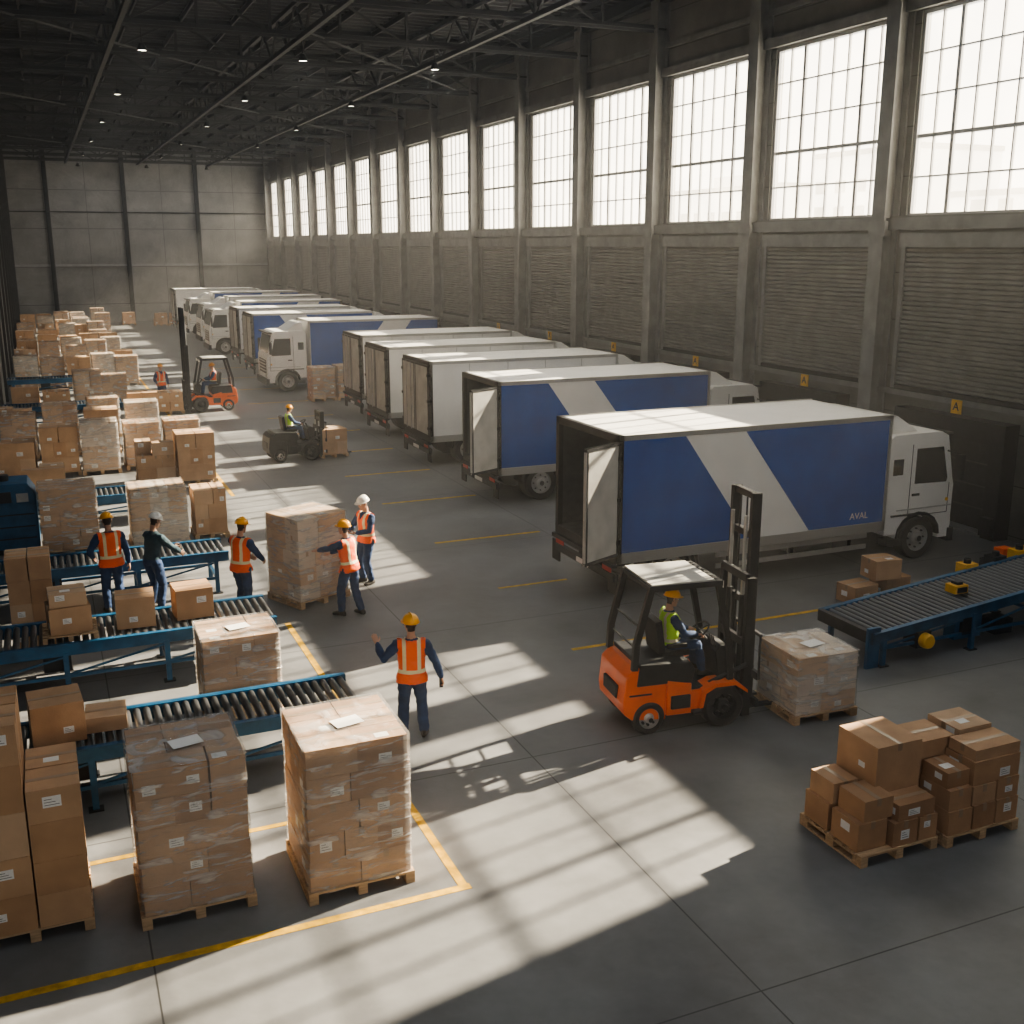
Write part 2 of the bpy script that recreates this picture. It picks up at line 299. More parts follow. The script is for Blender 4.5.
# ---------------------------------------------------------------- cartons
def carton(b,x0,y0,z0,sx,sy,sz,k,rng,lab=.5,tape=None):
    g=.004; x0+=g; y0+=g; sx-=2*g; sy-=2*g; sz-=.003
    b.box(x0,x0+sx,y0,y0+sy,z0,z0+sz,k); e=.0025
    tp=(sx>=sy) if tape is None else tape; t=.03; zt=z0+sz+e
    if tp:
        c=y0+sy/2; b.box(x0-e,x0+sx+e,c-t,c+t,zt-e*1.2,zt,'tape'); 
        b.box(x0-e,x0,c-t,c+t,zt-.09,zt,'tape'); b.box(x0+sx,x0+sx+e,c-t,c+t,zt-.09,zt,'tape')
    else:
        c=x0+sx/2; b.box(c-t,c+t,y0-e,y0+sy+e,zt-e*1.2,zt,'tape'); b.box(c-t,c+t,y0-e,y0,zt-.09,zt,'tape')
    f=rng.uniform(.7,1.1)
    if rng.random()<lab:
        lw=min(.16*f,sx*.35); lh=min(.11*f,sz*.42); lx=x0+rng.uniform(.04,max(.05,sx-lw-.04)); lz=z0+rng.uniform(.15,.55)*sz
        b.box(lx,lx+lw,y0-.003,y0,lz,lz+lh,'label')
        for q in range(3): b.box(lx+.015,lx+lw*(.9-.2*q),y0-.0045,y0-.003,lz+lh*(.2+.25*q),lz+lh*(.25+.25*q),'ink')
    if rng.random()<lab*.8:
        lw=min(.15*f,sy*.35); lh=min(.10*f,sz*.42); ly=y0+rng.uniform(.05,max(.06,sy-lw-.05)); lz=z0+rng.uniform(.2,.55)*sz
        b.box(x0-.003,x0,ly,ly+lw,lz,lz+lh,'label')
    if rng.random()<lab*.6:
        lx=x0+sx*rng.uniform(.08,.5); ly=y0+sy*rng.uniform(.08,.3); b.box(lx,lx+.15,ly,ly+.11,z0+sz,z0+sz+.003,'label')
def pallet(b,w,d):
    for i in range(7): y=(d-.1)*i/6; b.box(0,w,y,y+.1,.118,.14,'wood')
    for x in(0,w/2-.05,w-.1): b.box(x,x+.1,0,d,.096,.118,'wood')
    for x in(0,w/2-.05,w-.1):
        for y in(0,d/2-.07,d-.14): b.box(x,x+.1,y,y+.14,.02,.096,'wood')
    for x in(0,w/2-.05,w-.1): b.box(x,x+.1,0,d,0,.02,'wood')
def layers(b,w,d,h,nz,rng,lab=.4,mats=('card0','card1','card2'),ins=.03,drop=0.):
    z=.14; hz=(h-.14)/nz
    for j in range(nz):
        sp=[[.5,.5],[.42,.58],[.34,.33,.33],[.6,.4]][rng.randrange(4)]; sq=[[.5,.5],[.4,.6],[.33,.34,.33]][rng.randrange(3)]
        x=ins
        for a in sp:
            y=ins
            for c in sq:
                hh2=hz
                if j==nz-1 and drop and rng.random()<drop: y+=c*(d-2*ins); continue
                jx=rng.uniform(-.008,.008)
                carton(b,x+jx,y,z,a*(w-2*ins),c*(d-2*ins),hh2,mats[rng.randrange(len(mats))],rng,lab); y+=c*(d-2*ins)
            x+=a*(w-2*ins)
        z+=hz
def film(w,d,h,rng):
    b=MB(); n=40; nz=12; vs=[]; 
    def ring(z,ex):
        out=[]; hw=w/2-.02+ex; hd=d/2-.02+ex; r=.05
        for i in range(n):
            t=i/n*4; sgm=int(t); u=t-sgm
            c=[(-hw,-hd),(hw,-hd),(hw,hd),(-hw,hd)]; a=c[sgm]; e=c[(sgm+1)%4]
            x=a[0]+(e[0]-a[0])*u; y=a[1]+(e[1]-a[1])*u
            if u==0: x*=(1-.018); y*=(1-.018)
            out.append((w/2+x+rng.uniform(-.006,.006),d/2+y+rng.uniform(-.006,.006),z))
        return out
    for j in range(nz): vs+=ring(.10+(h+.006-.10)*j/(nz-1),.006+.01*math.sin(j*1.3)**2)
    fs=[(j*n+i,j*n+(i+1)%n,(j+1)*n+(i+1)%n,(j+1)*n+i) for j in range(nz-1) for i in range(n)]
    b.add(vs,fs,'film',True)
    m=6; vs=[]
    for i in range(m+1):
        for j in range(m+1): vs.append((.01+(w-.02)*i/m,.01+(d-.02)*j/m,h+.009+rng.uniform(0,.01)))
    b.add(vs,[(i*(m+1)+j,(i+1)*(m+1)+j,(i+1)*(m+1)+j+1,i*(m+1)+j+1) for i in range(m) for j in range(m)],'film',True)
    return b
def pstack(x,y,w,d,h,nz,seed,wrap=True,rz=0.,lab=.4,mats=('card0','card1','card2'),drop=0.,bevel=.006,docs=False):
    rng=random.Random(seed); e=empty('shrink_wrapped_pallet' if wrap else 'pallet_of_cardboard_boxes',(x,y,0),rz)
    b=MB(); pallet(b,w,d); b.obj('wooden_pallet',e)
    b=MB(); layers(b,w,d,h,nz,rng,lab,mats,drop=drop); b.obj('cartons',e,bevel=bevel)
    if wrap: film(w,d,h,rng).obj('stretch_film',e)
    if docs:
        b=MB(); b.T=Matrix.Translation((w*.52,d*.45,h+.024))@Matrix.Rotation(.2,4,'Z'); b.box(-.16,.16,-.11,.11,0,.003,'label')
        b.obj('delivery_documents',e)
    return e
pstack(.36,10.35,1.16,1.15,1.74,5,1,lab=.4,mats=('card1','card3','card0'),docs=True)
pstack(2.02,10.1,1.17,1.2,1.76,5,2,lab=.55,mats=('card1','card0','card3'),docs=True)
pstack(1.62,14.9,1.15,1.0,1.34,4,3,lab=.4,mats=('card0','card1'),docs=True)
pstack(4.05,19.62,1.2,1.1,1.76,5,4,rz=math.radians(24),lab=.4,mats=('card2','card4','card2'))
pstack(-.47,25.4,1.25,1.1,1.55,5,5,mats=('card1','card0')); pstack(1.42,25.2,1.3,1.15,1.4,4,6,mats=('card4','card2')); pstack(2.86,25.6,.8,.9,1.2,3,8,wrap=False)
pstack(10.8,47.6,1.1,1.1,1.5,4,9,mats=('card2','card1')); pstack(11.95,47.5,1.1,1.1,1.55,4,10,mats=('card2','card0'))
rng=random.Random(3); e=empty('pallet_of_cardboard_boxes',(-1.2,10.6,0)); b=MB(); pallet(b,1.12,1.1); b.obj('wooden_pallet',e)
b=MB(); z=.14
for i,hz in enumerate((.40,.42,.48,.5,.42)): carton(b,.02,.0,z,.58,.55,hz,('card1','card0','card2','card1','card0')[i],rng,.8); carton(b,.02,.56,z,.58,.5,hz,'card1',rng,.3); z+=hz
z=.14
for i,hz in enumerate((.36,.36,.42,.36)): carton(b,.61,.0,z,.5,.5,hz,('card0','card1','card1','card0')[i],rng,.7); carton(b,.61,.52,z,.5,.5,hz,'card0',rng,.3); z+=hz
b.obj('cartons',e,bevel=.006)
var=[]
for i in range(7):
    rng=random.Random(40+i); h=[1.5,1.45,1.25,1.6,1.1,1.7,.9][i]; b=MB(); pallet(b,1.12,1.05); layers(b,1.12,1.05,h,[3,4,3,4,2,4,2][i],rng,.4,('card0','card1','card0','card2') if i!=3 else ('card2','card4'),drop=[0,0,.3,0,.3,0,0][i]); me=b.mesh('pallet_of_cardboard_boxes'); 
    fm=film(1.12,1.05,h,rng).mesh('stretch_film') if i in(1,3,5) else None; var.append((me,fm))
def inst(i,x,y,rz=None):
    me,fm=var[i]; e=empty('pallet_of_cardboard_boxes' if not fm else 'shrink_wrapped_pallet',(x,y,0),random.uniform(-.04,.04) if rz is None else rz)
    link(bpy.data.objects.new('cartons',me),e)
    if fm: link(bpy.data.objects.new('film',fm),e)
    return e
for i,x,y in((0,-.43,34.7),(3,.72,34.6),(1,2.0,34.9),(2,2.1,32.3),(0,3.22,32.0),(1,3.2,35.0),(4,-1.65,34.7),(4,-.9,30.2),(1,-1.6,38),(5,-.3,38.2),(0,.95,38),(3,2.3,38.6),(2,-1.7,41),(1,1.2,41.3),(0,2.6,41.9)): inst(i,x,y)
rr=random.Random(11)
for y in(48.6,57,60,64.5,67.5,72,76,80.5,86,90,94,98):
    xm=2.9 if y<75 else (2.6 if y<90 else 3.6)
    for x in(-1.55,-.3,.95,2.1,xm+.2):
        if rr.random()<.66: inst(rr.randrange(7),x+rr.uniform(-.1,.1),y+rr.uniform(-.3,.3))
for x,y in((9,99),(10.2,99),(6.5,101)): inst(4,x,y)
def lbox(x,y,z,sx,sy,sz,k='card0',rz=0.,seed=0,lab=.9):
    b=MB(); carton(b,-sx/2,-sy/2,0,sx,sy,sz,k,random.Random(seed),lab); b.obj('cardboard_box',None,(x,y,z),rz,bevel=.008)
ZC=.86
lbox(-.30,13.65,ZC,.62,.62,.52,'card0',.08,1); lbox(.28,13.75,ZC,.5,.5,.2,'card2',-.05,2)
lbox(-.05,17.5,ZC+.085,.62,.55,.42,'card0',.1,3); lbox(.95,17.6,ZC,.6,.55,.5,'card0',-.05,4); lbox(1.85,17.7,ZC,.6,.55,.5,'card1',.06,5)
b=MB(); b.T=Matrix.Translation((-.45,17.15,ZC-.02))@Matrix.Scale(.7,4); pallet(b,1.15,1.1); b.obj('small_wooden_pallet')
lbox(-.05,17.5,ZC+.51,.55,.5,.22,'card2',.05,9)
pstack(-.98,19.0,.75,.75,1.75,4,77,wrap=False)
lbox(14.25,15.9,0,.62,.5,.36,'card0',.1,6); lbox(15.15,16.0,0,.62,.5,.4,'card1',.0,7); lbox(14.85,15.95,.4,.6,.5,.4,'card0',-.08,8)
def handstack(x,y,boxes,seed):
    rng=random.Random(seed); e=empty('pallet_of_cardboard_boxes',(x,y,0)); b=MB(); pallet(b,1.12,1.08); b.obj('wooden_pallet',e); b=MB()
    for q in boxes: carton(b,*q[:6],q[6],rng,.6)
    b.obj('cartons',e,bevel=.007)
handstack(7.86,8.36,[(.02,.62,.14,.38,.42,.34,'card1'),(.02,.10,.14,.0+.42,.46,.34,'card1'),(.46,.02,.14,.36,.4,.3,'card3'),(.84,.02,.14,.27,.4,.3,'card1'),(.42,.56,.14,.68,.48,.42,'card1'),
   (.06,.6,.48,.36,.42,.26,'card0'),(.1,.12,.48,.42,.44,.26,'card1'),(.53,.04,.44,.0+.54,.32,.2,'card3'),(.45,.36,.56,.66,.68,.66,'card0')],5)
handstack(9.06,8.30,[(.02,.02,.14,.36,.5,.3,'card1'),(.4,.02,.14,.34,.5,.3,'card3'),(.76,.02,.14,.34,.5,.3,'card1'),(.02,.54,.14,.54,.5,.5,'card1'),(.57,.54,.14,.53,.5,.5,'card0'),
   (.02,.04,.44,.34,.48,.26,'card1'),(.38,.04,.44,.36,.48,.24,'card0'),(.76,.04,.44,.34,.48,.26,'card1'),(.02,.1,.70,.34,.4,.2,'card3'),(.38,.06,.68,.72,.46,.3,'card1'),
   (.0,.54,.64,.54,.5,.46,'card0'),(.56,.54,.64,.54,.5,.36,'card2'),(.4,.08,.98,.7,.42,.14,'card0'),(.58,.52,1.0,.52,.52,.16,'card2')],6)
# ---------------------------------------------------------------- conveyors
def conveyor(name,x0,x1,y0,y1,z0,z1=None,pitch=.125,extra=None):
    z1=z0 if z1 is None else z1; b=MB(); L=x1-x0
    def z(x): return z0+(z1-z0)*(x-x0)/L
    for y in(y0,y1):
        s=-1 if y==y0 else 1
        b.beam((x0,y,z(x0)-.04),(x1,y,z(x1)-.04),.05,.2,'blue'); b.beam((x0,y+s*.04,z(x0)+.05),(x1,y+s*.04,z(x1)+.05),.06,.025,'blue')
    n=int(L/pitch)
    for i in range(n):
        x=x0+pitch*(i+.5); b.cyl((x,y0+.02,z(x)+.0),(x,y1-.02,z(x)+.0),.05,'roller',10)
    k=max(2,int(L/1.6)+1)
    for i in range(k):
        x=x0+.25+(L-.5)*i/(k-1)
        for y in(y0,y1): b.box(x-.04,x+.04,y-.035,y+.035,.02,z(x)-.1,'blue'); b.box(x-.09,x+.09,y-.07,y+.07,0,.02,'dark')
        b.box(x-.025,x+.025,y0,y1,.28,.34,'blue'); b.box(x-.03,x+.03,y0,y1,z(x)-.2,z(x)-.14,'blue')
        if i<k-1:
            x2=x0+.25+(L-.5)*(i+1)/(k-1)
            for y in(y0,y1): b.beam((x,y,.32),(x2,y,.32),.04,.05,'blue')
            b.beam((x,y0,.34),(x2,y0,z(x2)-.16),.03,.03,'blue')
    b.box(x0+L*.45,x0+L*.45+.4,y0+.1,y0+.45,z(x0)-.42,z(x0)-.16,'dark'); 
    if extra: extra(b,z)
    return b.obj(name,bevel=0)
conveyor('roller_conveyor',-3.4,3.5,13.15,14.15,.8); conveyor('roller_conveyor',-3.4,3.1,17.05,18.2,.8); conveyor('roller_conveyor',-3.4,3.0,21.35,22.35,.8)
conveyor('roller_conveyor',-1.7,2.6,44,45.1,.85); conveyor('roller_conveyor',-1.7,1.4,53.3,54.4,.85); conveyor('roller_conveyor',-1.6,2.8,28,29,.7)
def ex(b,z):
    for x in(13.1,15.9): b.lathe((x,12.93,z(x)-.28),(0,-1,0),[(0,.14,'yellow'),(.11,.14,'yellow'),(.13,.1,'yellow'),(.13,0,'dark'),(0,0,'dark')],18); b.box(x-.15,x+.15,12.93,13.25,z(x)-.42,z(x)-.14,'dark')
    b.box(13.9,14.5,13.05,13.3,.2,.7,'blue'); b.box(14.0,14.2,12.98,13.05,.3,.6,'dark')
    b.box(12.0,12.1,12.98,14.32,.42,.62,'dark'); b.box(11.95,12.2,12.98,13.04,.0,.7,'blue')
    for x in(15.4,16.1,16.7): b.box(x,x+.3,14.34,14.6,z(x)-.1,z(x)+.14,'yellow' if x!=16.1 else 'dark'); b.cyl((x+.15,14.47,z(x)+.14),(x+.15,14.47,z(x)+.22),.07,'dark')
conveyor('roller_conveyor',12.05,18.4,13.0,14.3,.55,1.15,extra=ex)
b=MB(); b.box(14.3,14.6,13.5,13.75,.83,.98,'yellow'); b.box(14.34,14.56,13.48,13.5,.85,.95,'dark'); b.box(14.38,14.52,13.55,13.7,.98,1.03,'dark'); b.obj('yellow_battery_tool',bevel=.015)
def machine(name,x,y,k='blue'):
    b=MB(); b.box(0,.95,0,1.0,.12,1.15,k); b.prism([(0,1.15),(.95,1.15),(.95,1.35),(.8,1.62),(.15,1.62),(0,1.35)],'y',0,1.,k)
    for z in(.35,.62,.9): b.box(.06,.89,-.02,0,z,z+.03,'dark')
    b.box(.1,.45,-.03,0,1.2,1.45,'dark'); b.box(.55,.8,-.03,0,1.2,1.4,'steel')
    for a in(.05,.8):
        for c in(.05,.85): b.box(a,a+.1,c,c+.1,0,.12,'dark')
    b.cyl((.3,.5,1.62),(.3,.5,1.75),.12,'dark'); return b.obj(name,None,(x,y,0),bevel=.02)
machine('blue_sorting_machine',-1.45,26.0)
b=MB(); b.box(17.3,18.3,14.9,15.8,0,.55,'dark'); b.box(17.4,18.2,15.0,15.7,.55,.62,'steel'); b.cyl((17.6,15.1,.62),(17.6,15.1,.9),.1,'yellow'); b.cyl((17.9,15.4,.62),(18.1,15.4,.62+.15),.09,'yellow'); b.box(17.5,17.8,15.4,15.65,.62,.8,'orange'); b.obj('tool_workbench',bevel=.01)
b=MB(); b.box(18.6,19.4,14.6,15.4,0,.1,'wood'); b.box(18.65,19.35,14.65,15.35,.1,.9,'card1'); b.box(18.7,19.3,14.7,15.2,.9,1.45,'yellow'); b.obj('crate_of_supplies',bevel=.02)
# ---------------------------------------------------------------- trucks
def wheel(b,c,s,r=.48,w=.3,rim='alu'):
    b.lathe(c,(0,s,0),[(0,-w,'black'),(r-.03,-w,'black'),(r,-w+.04,'black'),(r,-.04,'black'),(r-.04,0,'black'),(r*.62,-.01,rim),(r*.56,-.08,rim),(r*.36,-.1,rim),(r*.3,-.02,rim),(r*.16,.0,rim),(r*.14,.05,'dark'),(0,.05,'dark')],28)
    for i in range(8):
        a=i*math.pi/4; p=V(c)+V((math.cos(a)*r*.44,-s*.08,math.sin(a)*r*.44)); b.cyl(p,p+V((0,s*.04,0)),.02,'dark',6)
def truck(X,Y,paint='blue',opened=True,flip=False,LB=6.55,W=2.6,cabk='white'):
    e=empty('box_truck',(X,Y,0)); Ltot=LB+2.05
    T=Matrix.Identity(4)
    if flip: T=Matrix.Translation((Ltot,0,0))@Matrix.Diagonal((-1,1,1,1))
    b=MB(); b.T=T; z0,z1=.95,3.3; t=.05
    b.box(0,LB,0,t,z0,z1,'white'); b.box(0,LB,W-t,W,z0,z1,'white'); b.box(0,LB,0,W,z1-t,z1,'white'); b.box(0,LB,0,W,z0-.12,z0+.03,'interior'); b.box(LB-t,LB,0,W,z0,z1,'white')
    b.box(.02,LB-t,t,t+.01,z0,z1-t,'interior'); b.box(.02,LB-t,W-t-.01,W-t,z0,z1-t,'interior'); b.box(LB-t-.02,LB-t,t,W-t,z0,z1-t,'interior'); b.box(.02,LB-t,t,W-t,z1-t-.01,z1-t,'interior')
    for y in(-.015,W-.03):
        b.box(-.02,LB+.02,y,y+.045,z0-.16,z0+.04,'alu'); b.box(-.02,LB+.02,y,y+.045,z1-.08,z1+.015,'alu'); b.box(-.02,.06,y,y+.045,z0-.16,z1,'alu'); b.box(LB-.05,LB+.02,y,y+.045,z0-.16,z1,'alu')
    b.box(-.03,.08,-.015,.1,z0-.15,z1+.015,'dark'); b.box(-.03,.08,W-.1,W+.015,z0-.15,z1+.015,'dark'); b.box(-.03,.08,0,W,z1-.13,z1+.015,'dark'); b.box(-.03,.05,0,W,z0-.2,z0+.02,'dark')
    za,zb=z0+.05,z1-.09
    def lerp(x0,x1): return [(x0[0],za),(x1[0],za),(x1[1],zb),(x0[1],zb)]
    if paint=='blue':
        for ya,yb in((-.006,0),(W,W+.006)):
            b.prism(lerp((.07,.07),(3.05,1.45)),'y',ya,yb,'tblue'); b.prism(lerp((4.55,2.85),(LB-.06,LB-.06)),'y',ya,yb,'tblue')
    else:
        for x in [LB*i/5 for i in range(1,5)]: b.box(x-.01,x+.01,-.006,0,za,zb,'alu')
    b.obj('cargo_box',e)
    b=MB(); b.T=T
    def leaf(hx,hy,ang,s,L=1.18):
        R=Matrix.Translation((hx,hy,0))@Matrix.Rotation(ang,4,'Z'); b.T=T@R
        b.box(0,s*L,-.03,.03,z0+.02,z1-.1,'doorgrey'); 
        for zz in(z0+.02,z1-.16): b.box(0,s*L,-.04,.04,zz,zz+.06,'dark')
        for xx in(s*.02,s*(L-.04)): b.box(xx-.02,xx+.02,-.04,.04,z0+.02,z1-.1,'dark')
        for q in(.4*L,.75*L): b.cyl((s*q,-.06,z0+.05),(s*q,-.06,z1-.12),.017,'steel',8); b.box(s*q-.05,s*q+.05,-.08,-.04,z0+.7,z0+.82,'steel')
        for q in(.25,1.1,1.9): b.box(-.04,.05,-.06,.06,z0+q,z0+q+.08,'dark')
        b.T=T
    if opened: leaf(-.03,.0,math.pi+math.radians(24),1,1.0); 
    else:
        leaf(-.04,.02,math.pi/2,1,1.25); leaf(-.04,W-.02,-math.pi/2,1,1.25)
    if opened: b.box(.0,1.15,W+.03,W+.08,z0+.02,z1-.1,'doorgrey')
    b.obj('rear_doors',e)
    b=MB(); b.T=T
    for y in(W/2-.42,W/2+.34): b.box(.1,LB+1.6,y,y+.08,.62,.86,'dark')
    for x in [i*.8+.3 for i in range(8)]: b.box(x,x+.06,.1,W-.1,.83,.9,'dark')
    b.box(-.06,.06,.05,W-.05,.42,.56,'dark'); b.box(-.12,.0,.0,W,.72,.8,'dark'); b.box(.1,.2,W/2-.5,W/2+.5,.5,.8,'dark')
    for y in(.12,W-.47): b.box(-.08,-.06,y,y+.35,.6,.7,'red'); b.box(-.075,-.055,y+.12,y+.2,.6,.7,'yellow')
    b.box(-.08,-.06,W/2-.26,W/2+.26,.44,.54,'label')
    for s,y in((-1,.08),(1,W-.08)):
        wheel(b,(1.3,y,.48),s,w=.55); 
        b.T=T@Matrix.Translation((-.45,0,0)); b.prism([(1.15,.55),(1.2,.9),(1.45,1.0),(2.05,1.0),(2.3,.9),(2.35,.55),(2.3,.55),(2.2,.85),(2.0,.94),(1.5,.94),(1.3,.85),(1.2,.55)],'y',y-.02 if s<0 else y-.5,y+.5 if s<0 else y+.02,'black'); b.T=T 
        wheel(b,(LB+1.08,y,.48),s,w=.3)
        yy=y+(-.04 if s<0 else 0)
        for z in(.42,.66): b.box(2.3,LB-.4,yy,yy+.035,z,z+.1,'alu')
        for x in(2.6,4.1,5.7): b.box(x,x+.05,yy+.03,yy+.08,.42,.9,'dark')
        b.box(.0,.03,y-.05,y+.3,.15,.6,'black')
    b.cyl((4.2,W-.45,.62),(5.3,W-.45,.62),.26,'alu',16); b.box(4.4,5.4,.25,.75,.42,.85,'dark')
    b.beam((1.3,.1,.48),(1.3,W-.1,.48),.12,.12,'dark'); b.beam((LB+1.08,.1,.48),(LB+1.08,W-.1,.48),.1,.1,'dark')
    b.obj('chassis_and_wheels',e)
    b=MB(); b.T=T; c=LB+.14; y0,y1=.12,W-.12; arch=[]
    for i in range(9):
        a=math.pi*i/8; arch.append((c+.94+math.cos(a)*.62,.52+math.sin(a)*.56))
    prof=[(c,.62),(c,2.74),(c+.12,2.84),(c+1.42,2.84),(c+1.62,2.74),(c+1.84,1.76),(c+1.88,1.62),(c+1.88,.42),(c+1.56,.42)]+arch[0:]+[(c+.32,.62)]
    b.prism(prof,'y',y0,y1,cabk)
    b.prism([(c+.1,2.84),(c+.1,3.24),(c+.3,3.22),(c+.9,2.86)],'y',y0+.2,y1-.2,cabk)
    for ya,yb in((y0-.006,y0),(y1,y1+.006)):
        b.prism([(c+.75,1.72),(c+.75,2.5),(c+1.5,2.5),(c+1.68,1.80),(c+1.66,1.70)],'y',ya,yb,'glass')
        b.box(c+.62,c+.635,ya-.002,yb+.002,1.0,2.6,'dark'); b.box(c+1.74,c+1.755,ya-.002,yb+.002,1.0,1.68,'dark'); b.box(c+.62,c+1.75,ya-.002,yb+.002,.995,1.01,'dark'); b.box(c+.7,c+.9,ya-.02,yb+.02,1.45,1.5,'dark')
        b.box(c+.12,c+.4,ya,yb,1.95,2.3,'glass')
        b.box(c+.3,c+1.86,ya-.004,yb+.004,1.14,1.17,'alu')
    n=V((.975,0,.22)).normalized(); 
    p=[V((c+1.64,0,2.66)),V((c+1.82,0,1.84))]
    off=n*.008; vs=[]
    for q in p:
        for y in(y0+.1,y1-.1): vs.append((q.x+off.x,y,q.z+off.z))
    b.add(vs,[(0,1,3,2)],'glass')
    b.box(c+1.88,c+1.9,y0+.35,y1-.35,.85,1.5,'dark')
    for z in(.95,1.1,1.25,1.4): b.box(c+1.9,c+1.92,y0+.35,y1-.35,z,z+.05,'alu')
    b.box(c+1.82,c+1.98,y0-.03,y1+.03,.32,.62,'dark')
    for y in(y0+.04,y1-.36): b.box(c+1.88,c+1.93,y,y+.32,.66,.84,'lamp'); 
    b.box(c+1.58,c+1.8,y0+.05,y1-.05,2.74,2.80,'dark')
    for s,y in((-1,y0),(1,y1)):
        b.beam((c+1.62,y,2.4),(c+1.78,y+s*.28,2.35),.03,.03,'dark'); b.box(c+1.7,c+1.8,min(y+s*.16,y+s*.36),max(y+s*.16,y+s*.36),1.8,2.35,'dark')
        b.box(c+.1,c+.5,min(y,y+s*-.3),max(y,y+s*-.3),.35,.5,'dark'); b.box(c+.15,c+1.1,y-.03 if s<0 else y,y if s<0 else y+.03,1.02,1.06,'dark')
        b.prism([(p_[0],p_[1]) for p_ in arch]+[(c+.94+math.cos(math.pi*(8-i)/8)*.56,.52+math.sin(math.pi*(8-i)/8)*.5) for i in range(9)],'y',y-.04 if s<0 else y-.3,y+.3 if s<0 else y+.04,'black')
        b.cyl((c+1.7,y+s*.01,1.3),(c+1.7,y+s*.03,1.3),.04,'yellow',10)
    b.obj('cab',e,bevel=.035 if Y<60 else 0)
    if paint=='blue' and Y<20:
        tcv=bpy.data.curves.new('t','FONT'); tcv.body='AVAL'; tcv.size=.2; tcv.extrude=.002; o=bpy.data.objects.new('side_lettering',tcv); o.data.materials.append(M['white']); o.location=(LB-.95,-.012,1.12); o.rotation_euler=(math.pi/2,0,0); link(o,e)
truck(9.8,17.6,'blue',True,W=2.7); truck(10.85,26.1,'blue',True); truck(10.85,31.6,'white',False); truck(11.05,36.8,'white',False); truck(11.6,42.2,'white',False)
truck(9.6,51.5,'blue',False,True); truck(10.1,57.8,'blue',False,False); truck(10.3,63.5,'white',False); truck(9.7,71,'blue',False,True); truck(10.1,78,'white',False,True); truck(10.2,86,'blue',False,True); truck(10.2,93.5,'white',False)
